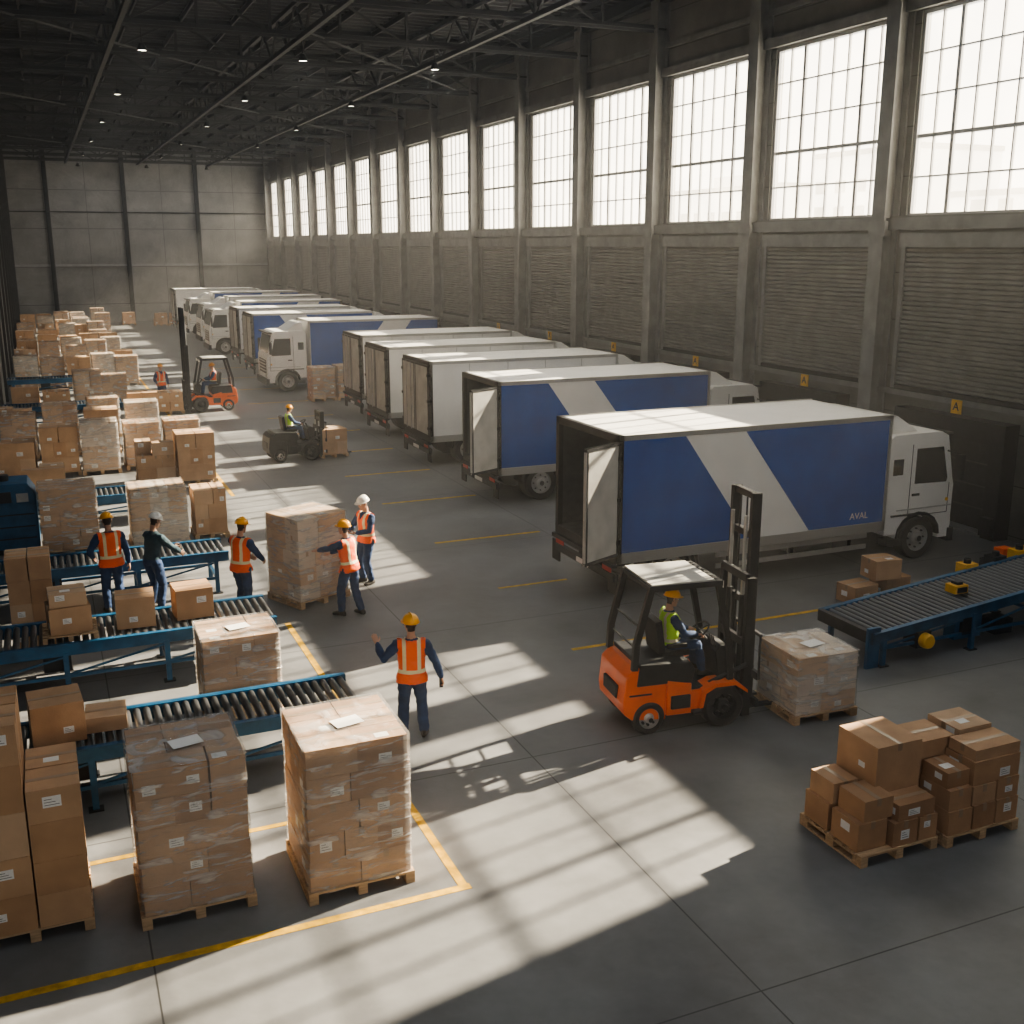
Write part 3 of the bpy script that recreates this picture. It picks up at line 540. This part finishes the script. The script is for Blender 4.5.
# ---------------------------------------------------------------- forklifts
def forklift(X,Y,rz,color='orange',mast_h=3.4,fork_z=.12,guard=True):
    e=empty('forklift',(X,Y,0),rz); b=MB()
    hw=.54
    b.prism([(-.04,.5),(-.02,.34),(.1,.24),(.62,.2),(.62,.98),(.5,1.04),(.12,1.02),(.0,.9)],'y',-hw+.05,hw-.05,color)
    b.prism([(.16,.75),(.62,.75),(1.0,.72),(1.05,.92),(.98,1.04),(.2,1.08)],'y',-hw+.03,hw-.03,'dark')
    b.prism([(.62,.26),(1.16,.26),(1.2,.5),(1.3,.62),(1.0,.6),(1.0,.72),(.62,.8)],'y',-hw+.02,hw-.02,color); b.prism([(1.0,.26),(1.8,.26),(1.8,.55),(1.62,.64),(1.0,.6)],'y',-.33,.33,'dark')
    b.box(.68,.98,-hw-.01,hw+.01,.36,.56,'dark'); b.box(-.06,.02,-.25,.25,.5,.7,'dark'); b.box(.05,.4,-hw+.04,hw-.04,.6,.63,'dark')
    b.box(1.0,1.5,-hw+.06,hw-.06,.6,.64,'black')
    b.prism([(1.5,.6),(1.62,.6),(1.66,1.15),(1.5,1.2),(1.42,1.1)],'y',-.38,.38,'dark')
    b.box(1.0,1.15,-hw-.05,-hw+.04,.26,.32,'dark')
    b.obj('body',e,bevel=.06,seg=3)
    b=MB()
    b.box(.66,1.08,-.24,.24,1.04,1.12,'black'); b.cb((.62,0,1.34),(.1,.46,.5),'black',Matrix.Rotation(-.15,3,'Y')); b.box(.7,1.0,-.32,-.26,1.2,1.25,'black'); b.box(.7,1.0,.26,.32,1.2,1.25,'black')
    b.cyl((1.5,0,1.1),(1.34,0,1.3),.025,'dark',8)
    c0=V((1.33,0,1.31)); nrm=V((-.6,0,.8)).normalized(); xa=V((0,1,0)); ya=nrm.cross(xa)
    pts=[c0+xa*.17*math.cos(a*math.pi/8)+ya*.17*math.sin(a*math.pi/8) for a in range(16)]
    for i in range(16): b.cyl(pts[i],pts[(i+1)%16],.014,'black',6)
    for i in(0,5,11): b.cyl(c0,pts[i],.01,'black',6)
    for y in(-.2,-.26,-.32): b.cyl((1.45,y,1.15),(1.4,y,1.32),.01,'dark',6)
    gz=2.18
    if guard:
        for y in(-.48,.48):
            b.beam((1.62,y,.62),(1.58,y,1.2),.07,.08,'dark',(1,0,0)); b.beam((1.58,y,1.18),(1.36,y,gz),.07,.08,'dark',(1,0,0)); b.beam((.12,y,1.0),(.14,y,1.4),.07,.09,'dark',(1,0,0)); b.beam((.14,y,1.38),(.34,y,gz),.07,.09,'dark',(1,0,0)); b.beam((.3,y,gz),(1.42,y,gz),.06,.08,'dark')
        for x in(.34,1.4): b.beam((x,-.48,gz),(x,.48,gz),.07,.06,'dark')
        for i in range(6): y=-.36+.144*i; b.box(.36,1.4,y-.012,y+.012,gz-.0,gz+.04,'dark')
        b.box(.34,1.3,-.5,.5,gz+.035,gz+.06,'doorgrey')
        b.box(1.4,1.48,-.42,-.28,gz-.1,gz-.0,'lamp'); b.box(1.4,1.48,.28,.42,gz-.1,gz-.0,'lamp')
        for z in(1.3,1.6): b.beam((.16+(z-1.3)*.2,-.48,z),(.16+(z-1.3)*.2,.48,z),.02,.02,'dark')
    b.obj('overhead_guard_and_seat',e)
    b=MB()
    for s in(-1,1):
        wheel(b,(1.5,s*.58,.32),s,.32,.22,'dark'); wheel(b,(.36,s*.52,.25),s,.25,.12,'alu')
        b.prism([(1.1,.35),(1.15,.62),(1.35,.7),(1.68,.7),(1.86,.55),(1.86,.5),(1.66,.64),(1.35,.64),(1.2,.56),(1.16,.35)],'y',min(s*.28,s*.59),max(s*.28,s*.59),'black' if color=='dark' else color)
    b.obj('wheels',e)
    b=MB(); mx=1.95
    for s in(-1,1):
        b.box(mx-.09,mx+.05,s*.38-.045,s*.38+.045,.06,mast_h*.64,'dark'); b.box(mx-.03,mx+.12,s*.29-.04,s*.29+.04,.12,mast_h,'dark'); b.cyl((mx-.05,s*.2,.3),(mx-.05,s*.2,mast_h-.35),.03,'steel',8); b.cyl((mx-.05,s*.2,.3),(mx-.05,s*.2,mast_h*.55),.045,'dark',8)
        b.cyl((1.3,s*.44,.66),(mx-.05,s*.44,.88),.035,'dark',8); b.box(mx+.0,mx+.02,s*.1-.015,s*.1+.015,.4,mast_h-.1,'dark')
        b.box(mx+.12,mx+.18,s*.2-.05,s*.2+.05,fork_z,fork_z+.65,'dark'); b.box(mx+.14,mx+1.15,s*.2-.055,s*.2+.055,fork_z-.03,fork_z+.01,'dark')
    for z in(.2,mast_h*.33,mast_h*.62): b.box(mx-.1,mx-.03,-.38,.38,z,z+.12,'dark')
    for z in(mast_h-.1,mast_h*.8,mast_h*.5): b.box(mx+.0,mx+.08,-.3,.3,z,z+.1,'dark')
    b.box(mx+.1,mx+.16,-.48,.48,fork_z+.5,fork_z+.62,'dark'); b.box(mx+.1,mx+.16,-.48,.48,fork_z+.08,fork_z+.2,'dark')
    for y in(-.47,-.28,-.09,.09,.28,.47): b.box(mx+.12,mx+.15,y-.014,y+.014,fork_z+.55,fork_z+1.2,'dark')
    b.box(mx+.11,mx+.16,-.49,.49,fork_z+1.17,fork_z+1.22,'dark')
    b.obj('mast_and_forks',e,bevel=.008)
    return e
# ---------------------------------------------------------------- people
def tube(b,pts,rad,n=12,k='skin',ends=True):
    pts=[V(p) for p in pts]; rad=list(rad)
    if ends:
        d0=(pts[0]-pts[1]).normalized(); d1=(pts[-1]-pts[-2]).normalized(); a,c=rad[0],rad[-1]
        pts=[pts[0]+d0*a*.75,pts[0]+d0*a*.4]+pts+[pts[-1]+d1*c*.4,pts[-1]+d1*c*.75]; rad=[a*.5,a*.85]+rad+[c*.85,c*.5]
    vs=[]; prev=None
    for i,p in enumerate(pts):
        d=((pts[min(i+1,len(pts)-1)]-pts[max(i-1,0)])).normalized()
        if prev is None: u=V((0,0,1)) if abs(d.z)<.8 else V((0,1,0)); x=d.cross(u).normalized()
        else: x=(prev-d*prev.dot(d)).normalized()
        prev=x; y=d.cross(x)
        for j in range(n): a=2*math.pi*j/n; vs.append(p+(x*math.cos(a)+y*math.sin(a))*rad[i])
    m=len(pts); fs=[(i*n+j,i*n+(j+1)%n,(i+1)*n+(j+1)%n,(i+1)*n+j) for i in range(m-1) for j in range(n)]
    fs+=[tuple(range(n-1,-1,-1)),tuple(range((m-1)*n,m*n))]; b.add(vs,fs,k,True)
def loft(b,rings,k='skin',n=20):
    vs=[]
    for c,ax,ay,rx,ry in rings:
        for j in range(n):
            a=2*math.pi*j/n; vs.append(V(c)+V(ax)*math.cos(a)*rx+V(ay)*math.sin(a)*ry)
    m=len(rings); fs=[(i*n+j,i*n+(j+1)%n,(i+1)*n+(j+1)%n,(i+1)*n+j) for i in range(m-1) for j in range(n)]
    fs+=[tuple(range(n-1,-1,-1)),tuple(range((m-1)*n,m*n))]; b.add(vs,fs,k,True)
def fuse(b,vox,sm=3):
    o=bpy.data.objects.new('tmp',b.mesh('tmp')); SC.collection.objects.link(o)
    r=o.modifiers.new('r','REMESH'); r.mode='VOXEL'; r.voxel_size=vox
    s=o.modifiers.new('s','SMOOTH'); s.factor=.5; s.iterations=sm
    dg=bpy.context.evaluated_depsgraph_get(); dg.update(); me=bpy.data.meshes.new_from_object(o.evaluated_get(dg)); bpy.data.objects.remove(o)
    me.polygons.foreach_set('use_smooth',[True]*len(me.polygons)); return me
def ik(a,t,l1,l2,pole):
    a=V(a); t=V(t); d=t-a; L=min(d.length,(l1+l2)*.995); dn=d.normalized(); t=a+dn*L
    x=(l1*l1-l2*l2+L*L)/(2*L); h=math.sqrt(max(0,l1*l1-x*x)); p=V(pole); p=(p-dn*p.dot(dn)).normalized(); return a+dn*x+p*h,t
def segd(p,a,c):
    ac=c-a; t=max(0,min(1,(p-a).dot(ac)/ac.length_squared)); return (p-(a+ac*t)).length
def person(name,loc,face,helmet='hy',vest='vo',shirt='navy',pants='navy',pelvis=(0,0,.95),lean=0.,twist=0.,hands=((-.28,.08,.80),(.28,.08,.80)),poles=((-.6,-.7,-.1),(.6,-.7,-.1)),feet=((-.12,0,0),(.12,.02,0)),kpole=(0,1,.1),hyaw=0.,hpitch=0.,curl=(.45,.45),pn=None,hd=1.,sc=1.,foot_yaw=(.15,-.15),prop=None,seated=False):
    e=empty(name,loc,math.atan2(-face[0],face[1])); e.scale=(sc,)*3
    P=V(pelvis); up=V((0,math.sin(lean),math.cos(lean))); lat=V((math.cos(twist),math.sin(twist),0)); fr=up.cross(lat).normalized()
    nb=P+up*.52; nt=nb+(up*.5+V((0,.1,.5))).normalized()*.09; S=P+up*.455
    b=MB(); hx=V((1,0,0)); hf=V((0,1,0))
    def R(z,ax,rx,ry,off=0): return (P+up*z+fr*off,ax,fr,rx,ry)
    loft(b,[R(-.10,hx,.11,.10),R(-.06,hx,.165,.122,-.01),R(.0,hx,.182,.132,-.012),R(.10,hx.lerp(lat,.3),.170,.122),R(.2,hx.lerp(lat,.6),.172,.124,.005),R(.32,lat,.188,.132,.01),R(.41,lat,.192,.124,.0),R(.465,lat,.165,.10,-.005),R(.505,lat,.095,.075,0),R(.53,lat,.062,.06,.0)])
    tube(b,[P+up*.48,nb,nt],[.062,.056,.054])
    bones=[('t',P-up*.03,P+up*.42,.16),('n',nb+up*.01,nt+up*.03,.052)]
    wr=[]
    for s,hd_,pl in((-1,hands[0],poles[0]),(1,hands[1],poles[1])):
        sh=S+lat*s*.192-up*.02; el,w=ik(sh,hd_,.29,.255,pl); 
        tube(b,[sh-lat*s*.05+up*.005,sh,sh.lerp(el,.5),el,el.lerp(w,.35),el.lerp(w,.85),w],[.068,.074,.066,.057,.058,.046,.036])
        bones+=[('u',sh+lat*s*.02,el,.06),('f',el,w,.05)]; wr.append((s,el,w))
    for s,ft,fy in((-1,feet[0],foot_yaw[0]),(1,feet[1],foot_yaw[1])):
        hp=P+hx*s*.095+V((0,0,-.03)); kn,an=ik(hp,V(ft)+V((0,0,.085)),.43,.425,kpole)
        tube(b,[hp,hp.lerp(kn,.35),kn,kn.lerp(an,.35),kn.lerp(an,.8),an+V((0,0,.03))],[.106,.100,.080,.080,.072,.066])
        d=V((math.sin(-fy),math.cos(-fy),0)); a=V((an.x,an.y,ft[2]))
        sx=V((d.y,-d.x,0)); zz=V((0,0,1))
        loft(b,[(a-d*.085+zz*.05,sx,zz,.022,.03),(a-d*.07+zz*.05,sx,zz,.038,.048),(a+zz*.058,sx,zz,.043,.056),(a+d*.07+zz*.045,sx,zz,.048,.043),(a+d*.14+zz*.037,sx,zz,.048,.036),(a+d*.175+zz*.032,sx,zz,.036,.028),(a+d*.19+zz*.03,sx,zz,.015,.015)])
        tube(b,[an,a+zz*.06],[.05,.045])
        bones+=[('l',hp,kn,.09),('l',kn,an+V((0,0,.06)),.07),('b',a-d*.05+zz*.06,a+d*.16+zz*.04,.05),('b',an+V((0,0,.04)),a+zz*.05,.05)]
    me=fuse(b,.016/hd if hd<1 else .015,3)
    mats=[shirt,pants,'boot','skin']; me.materials.clear()
    for k in mats: me.materials.append(M[k])
    idx=[];lab=[]
    for p in me.polygons:
        c=p.center; best=None
        for nme,a,d,r in bones:
            q=segd(c,a,d)-r
            if best is None or q<best[0]: best=(q,nme)
        l=best[1]; z=(c-P).dot(up); lab.append(l)
        if (c-nb).dot(up)>.005 and (c-nb).length<.2 and l in('n','t'): l='n'
        if l=='n' and (c-nb).dot(up)>.005: idx.append(3)
        elif l=='b': idx.append(2)
        elif l=='l' or (l=='t' and z<.02): idx.append(1)
        else: idx.append(0)
    me.polygons.foreach_set('material_index',idx)
    import mathutils.noise as ns
    nv=[v.normal.copy() for v in me.vertices]
    for v,nn in zip(me.vertices,nv):
        q=V((v.co.x*9,v.co.y*9,v.co.z*17)); v.co+=nn*(ns.noise(q)*.011+ns.noise(v.co*26)*.004)
    o=link(bpy.data.objects.new('body',me),e)
    if vest:
        vi={}; vv=[]; ff=[]
        for p,l in zip(me.polygons,lab):
            c=p.center-P; z=c.dot(up); x=c.dot(lat); y=c.dot(fr)
            if l not in('t','u') and not (l=='l' and not seated and z>-.09): continue
            if z<-.09 or z>.50 or abs(x)>.19: continue
            if l=='u' and z<.40: continue
            if (p.center-(nb)).length<.075: continue
            if y>.02 and z>.36 and abs(x)<(z-.36)*.55: continue
            if seated and z<.0: continue
            fc_=[]
            for i in p.vertices:
                if i not in vi: vi[i]=len(vv); vv.append(me.vertices[i].co+nv[i]*(.014+max(0,.05-z)*.1))
                fc_.append(vi[i])
            ff.append(fc_)
        vm=bpy.data.meshes.new('vest'); vm.from_pydata(vv,[],ff); vm.materials.append(M[vest]); at=vm.attributes.new('tl','FLOAT_VECTOR','POINT')
        for i,v in enumerate(vm.vertices): c=v.co-P; at.data[i].vector=(c.dot(lat),c.dot(fr),c.dot(up))
        vm.polygons.foreach_set('use_smooth',[True]*len(vm.polygons)); vo=link(bpy.data.objects.new('hi_vis_vest',vm),e); so=vo.modifiers.new('s','SOLIDIFY'); so.thickness=.01
    HR=Matrix.Rotation(hyaw,3,'Z')@Matrix.Rotation(hpitch,3,'X'); hc=nt+V((0,.015,.0))+HR@V((0,.012,.085))
    def HP(p): return hc+HR@V(p)
    hX=HR@V((1,0,0)); hY=HR@V((0,1,0))
    b=MB(); loft(b,[(HP((0,y,z)),hX,hY,rx,ry) for z,rx,ry,y in((-.118,.02,.022,.055),(-.112,.036,.04,.045),(-.085,.052,.066,.022),(-.05,.063,.082,.01),(-.01,.071,.092,.0),(.03,.075,.098,-.004),(.07,.07,.092,-.006),(.1,.052,.07,-.008),(.115,.025,.03,-.008))])
    tube(b,[HP((0,.088,.012)),HP((0,.1,-.012)),HP((0,.108,-.03))],[.008,.010,.013],8)
    tube(b,[HP((-.045,.08,.022)),HP((0,.092,.024)),HP((.045,.08,.022))],[.008,.009,.008],8)
    tube(b,[HP((-.02,.085,-.062)),HP((0,.092,-.064)),HP((.02,.085,-.062))],[.008,.009,.008],8)
    for s in(-1,1): loft(b,[(HP((s*.07,-.005,-.03)),hX,hY,.006,.008),(HP((s*.077,-.006,-.02)),hX,hY,.008,.014),(HP((s*.08,-.01,.005)),hX,hY,.009,.02),(HP((s*.077,-.01,.025)),hX,hY,.006,.012)],n=10)
    tube(b,[nb+V((0,0,.02)),nt,HP((0,-.02,-.05))],[.052,.053,.055])
    hm=fuse(b,.0065,2); hm.materials.clear(); hm.materials.append(M['skin']); hm.materials.append(M['hair'])
    hi=HR.inverted()
    for p in hm.polygons:
        q=hi@(p.center-hc)
        if (q.z>.045) or (q.y<-.0+.02 and q.z>-.03 and q.y<.25*q.z+.02 and abs(q.x)<.074) or (q.y<-.03 and q.z>-.075): p.material_index=1
    link(bpy.data.objects.new('head',hm),e)
    b=MB()
    for s in(-1,1):
        c=HP((s*.03,.079,.004)); b.lathe(c,hY,[(.0,-.008,'eye'),(.013,-.006,'eye'),(.014,.0,'eye'),(.010,.007,'eye'),(.006,.01,'ink'),(0,.0105,'ink')],10); 
        b.cyl(HP((s*.018,.094,.022)),HP((s*.045,.086,.024)),.0035,'hair',6)
    b.cyl(HP((-.02,.0955,-.06)),HP((.02,.0955,-.06)),.004,'lip',6)
    b.obj('facial_features',e)
    b=MB()
    def HE(z): return HP((0,-.01,z))
    rg=[]
    for i in range(9):
        a=i/8*math.pi/2; rg.append((HE(.045+.115*math.sin(a)),hX,hY,max(.005,.112*math.cos(a)**.8),max(.006,.132*math.cos(a)**.8)))
    loft(b,[(HE(.043),hX,hY,.10,.12)]+rg,helmet,24)
    loft(b,[(HP((0,.012,.040)),hX,hY,.115,.15),(HP((0,.012,.044)),hX,hY,.126,.165),(HP((0,.010,.050)),hX,hY,.116,.145)],helmet,24)
    pts=[HP((0,-.01+.125*math.cos(a),.05+.118*math.sin(a))) for a in [math.pi*i/10 for i in range(1,10)]]
    tube(b,pts,[.010]*9,8,helmet); b.obj('hard_hat',e)
    for (s,el,w),cv,i in zip(wr,curl,(0,1)):
        d=(w-el).normalized(); 
        n_=V(pn[i]) if pn else V((-s,.1,-.1)); n_=(n_-d*n_.dot(d)).normalized(); sd=d.cross(n_)
        if sd.dot(V((0,.7,.7)))<0: sd=-sd
        b=MB(); loft(b,[(w-d*.03,sd,n_,.024,.02),(w,sd,n_,.027,.019),(w+d*.035,sd,n_,.038,.017),(w+d*.075,sd,n_,.043,.015),(w+d*.095,sd,n_,.038,.012)],n=14)
        for j,(o_,Lf) in enumerate(((.031,.075),(.0105,.084),(-.0105,.078),(-.031,.06))):
            p=w+d*(.088 if j in(1,2) else .082)+sd*o_; pts=[p]; ang=cv*.5
            for q in(.46,.31,.23):
                dd=d*math.cos(ang)+n_*math.sin(ang)+sd*(o_*2.2)*(1-cv); p=p+dd.normalized()*Lf*q; pts.append(p); ang+=cv*1.05
            tube(b,pts,[.0105,.0095,.0088,.0078],8)
        p=w+d*.03+sd*.03; pts=[p-sd*.012]; dd=(d*.65+sd*.8+n_*.35).normalized(); pts.append(p+dd*.035); dd=(d*.9+sd*.35+n_*(.2+cv*.7)).normalized(); pts.append(pts[-1]+dd*.032); pts.append(pts[-1]+(dd+n_*cv*.5).normalized()*.024)
        tube(b,pts,[.015,.0125,.011,.009],8)
        hm=fuse(b,.0045 if hd>=1 else .006,1); hm.materials.clear(); hm.materials.append(M['skin']); link(bpy.data.objects.new('hand_left' if s<0 else 'hand_right',hm),e)
    if prop: prop(e,wr)
    return e
def radio(e,wr):
    s,el,w=wr[1]; d=(w-el).normalized(); b=MB(); c=w+d*.085+V((-.03,.0,.0)); b.cb(c,(.05,.035,.15),'black'); b.cyl(c+V((.015,0,.07)),c+V((.015,0,.17)),.006,'black',6); b.cb(c+V((0,.019,.02)),(.035,.004,.04),'steel'); b.obj('two_way_radio',e)
def clip(e,wr):
    c=(wr[0][2]+wr[1][2])/2+V((0,.12,.03)); b=MB(); R_=Matrix.Rotation(.6,3,'X'); b.cb(c,(.24,.32,.008),'dark',R_); b.cb(c+R_@V((0,-.01,.006)),(.21,.28,.003),'label',R_); b.cb(c+R_@V((0,.14,.01)),(.08,.03,.015),'steel',R_); b.obj('clipboard',e)
person('warehouse_worker',(4.29,13.50,0),(.30,1),hands=((-.46,.18,1.34),(.40,.02,.88)),poles=((-.6,-.1,-.9),(.7,-.6,0)),feet=((-.14,.0,0),(.15,.05,0)),curl=(.25,.8),pn=((0,.3,-1),(-1,0,0)),hyaw=.3,prop=radio,sc=1.03)
person('warehouse_worker',(4.86,18.98,0),(-.62,.78),lean=.12,hands=((-.16,.62,1.18),(.12,.56,1.05)),poles=((-.6,-.3,-.7),(.6,-.3,-.7)),feet=((-.12,.12,0),(.13,-.14,0)),curl=(.15,.2),pn=((.1,1,-.2),(-.1,1,-.2)),sc=1.03)
person('warehouse_worker',(5.70,20.79,0),(-.95,-.35),helmet='hw',hands=((-.13,.33,1.12),(.15,.30,1.10)),poles=((-.8,-.4,-.5),(.8,-.4,-.5)),curl=(.7,.7),pn=((.6,.2,.6),(-.6,.2,.6)),hpitch=-.25,prop=clip,sc=1.04)
person('warehouse_worker',(2.98,19.7,0),(.75,.65),lean=.06,hands=((-.14,.42,1.0),(.18,.38,.98)),poles=((-.7,-.6,-.3),(.7,-.6,-.3)),feet=((-.13,.08,0),(.12,-.1,0)),curl=(.5,.5),hpitch=-.2,sc=1.06)
person('warehouse_worker',(1.5,20.75,0),(.85,.55),helmet='hw',vest=None,shirt='teal',lean=.12,hands=((-.05,.5,1.08),(.2,.46,1.02)),poles=((-.7,-.6,-.4),(.7,-.6,-.4)),curl=(.3,.5),hpitch=-.35,sc=1.06)
person('warehouse_worker',(.78,20.95,0),(-.15,1),lean=.05,hands=((-.26,.22,.98),(.3,.02,.84)),poles=((-.7,-.6,-.2),(.7,-.6,-.1)),hpitch=-.3,sc=1.08)
person('warehouse_worker',(4.54,49.3,0),(.3,-1),hands=((-.25,.15,.9),(.25,.2,.95)),hd=.7)
def driver(X,Y,rz,helmet='hy',vest='vy',hd=1.,s=1.):
    f=V((math.cos(rz),math.sin(rz),0)); p=V((X,Y,0))+f*.86*s
    person('forklift_driver',tuple(p),(f.x,f.y),helmet=helmet,vest=vest,pelvis=(0,0,1.24),lean=-.03,hands=((-.15,.37,1.38),(.16,.38,1.38)),poles=((-.5,-.2,-.9),(.6,-.2,-.9)),feet=((-.14,.52,.69),(.14,.5,.69)),kpole=(0,.3,1),curl=(1.0,1.0),pn=((0,.6,-.8),(0,.6,-.8)),hyaw=.1,hpitch=-.15,seated=True,foot_yaw=(.05,-.05),hd=hd,sc=.95*s)
rz=math.radians(-7); fx,fy=7.12,12.82
forklift(fx,fy,rz); driver(fx,fy,rz)
pstack(9.5,11.68,1.1,1.06,1.02,3,21,wrap=True,rz=math.radians(-3),mats=('card4','card2','card4'),lab=.9,docs=True)
e=forklift(6.3,34.7,math.radians(4),color='dark',mast_h=1.7,guard=False); e.scale=(.9,.9,.9); driver(6.3,34.7,math.radians(4),vest='vy',hd=.7,s=.9)
e=inst(4,8.05,34.4,.07); e.scale=(.8,.8,.85)
forklift(7.3,46.9,math.pi,color='orange',mast_h=4.3); driver(7.3,46.9,math.pi,vest='vo',hd=.7)
inst(6,4.0,46.3)
# ---------------------------------------------------------------- outside
def building(x,y,w,d,h):
    b=MB(); b.box(0,d,0,w,0,h,'white'); b.box(-.4,d,-.4,w+.4,h,h+1,'column'); n=int(w/6)  # white walls carry the pale distance haze in their colour
    for i in range(n):
        for j in range(int(h/5)): b.box(-.1,0,2+i*6,5+i*6,2+j*5,4.4+j*5,'column')
    b.box(d*.3,d*.6,w*.3,w*.6,h+1,h+4,'white'); b.obj('distant_building',None,(x,y,0))
for i,(y,w,h) in enumerate(((40,34,17),(80,26,22),(112,40,15),(160,30,24),(200,60,19))): building(150,y,w,20,h)
b=MB(); b.box(XA+.02,XW-.02,YN+.02,50,.01,ZR-.02,'haze'); b.box(XL+.02,XW-.02,50,YF-.02,.01,ZR-.02,'haze'); b.obj('dusty_air')
# ---------------------------------------------------------------- light
wd=bpy.data.worlds.new('world'); SC.world=wd; wd.use_nodes=True; bg=wd.node_tree.nodes['Background']; bg.inputs[0].default_value=(1.,.97,.92,1); bg.inputs[1].default_value=4.0
sl=bpy.data.lights.new('sun','SUN'); sl.energy=42; sl.angle=math.radians(.6); sl.color=(1,.87,.69); so=bpy.data.objects.new('sun',sl); SC.collection.objects.link(so)
so.rotation_euler=V((-1,-.19,-.56)).to_track_quat('-Z','Y').to_euler(); so.location=(40,30,30)
SC.view_settings.view_transform='AgX'
try: SC.view_settings.look='AgX - Medium High Contrast'
except Exception as ex_: print(ex_)
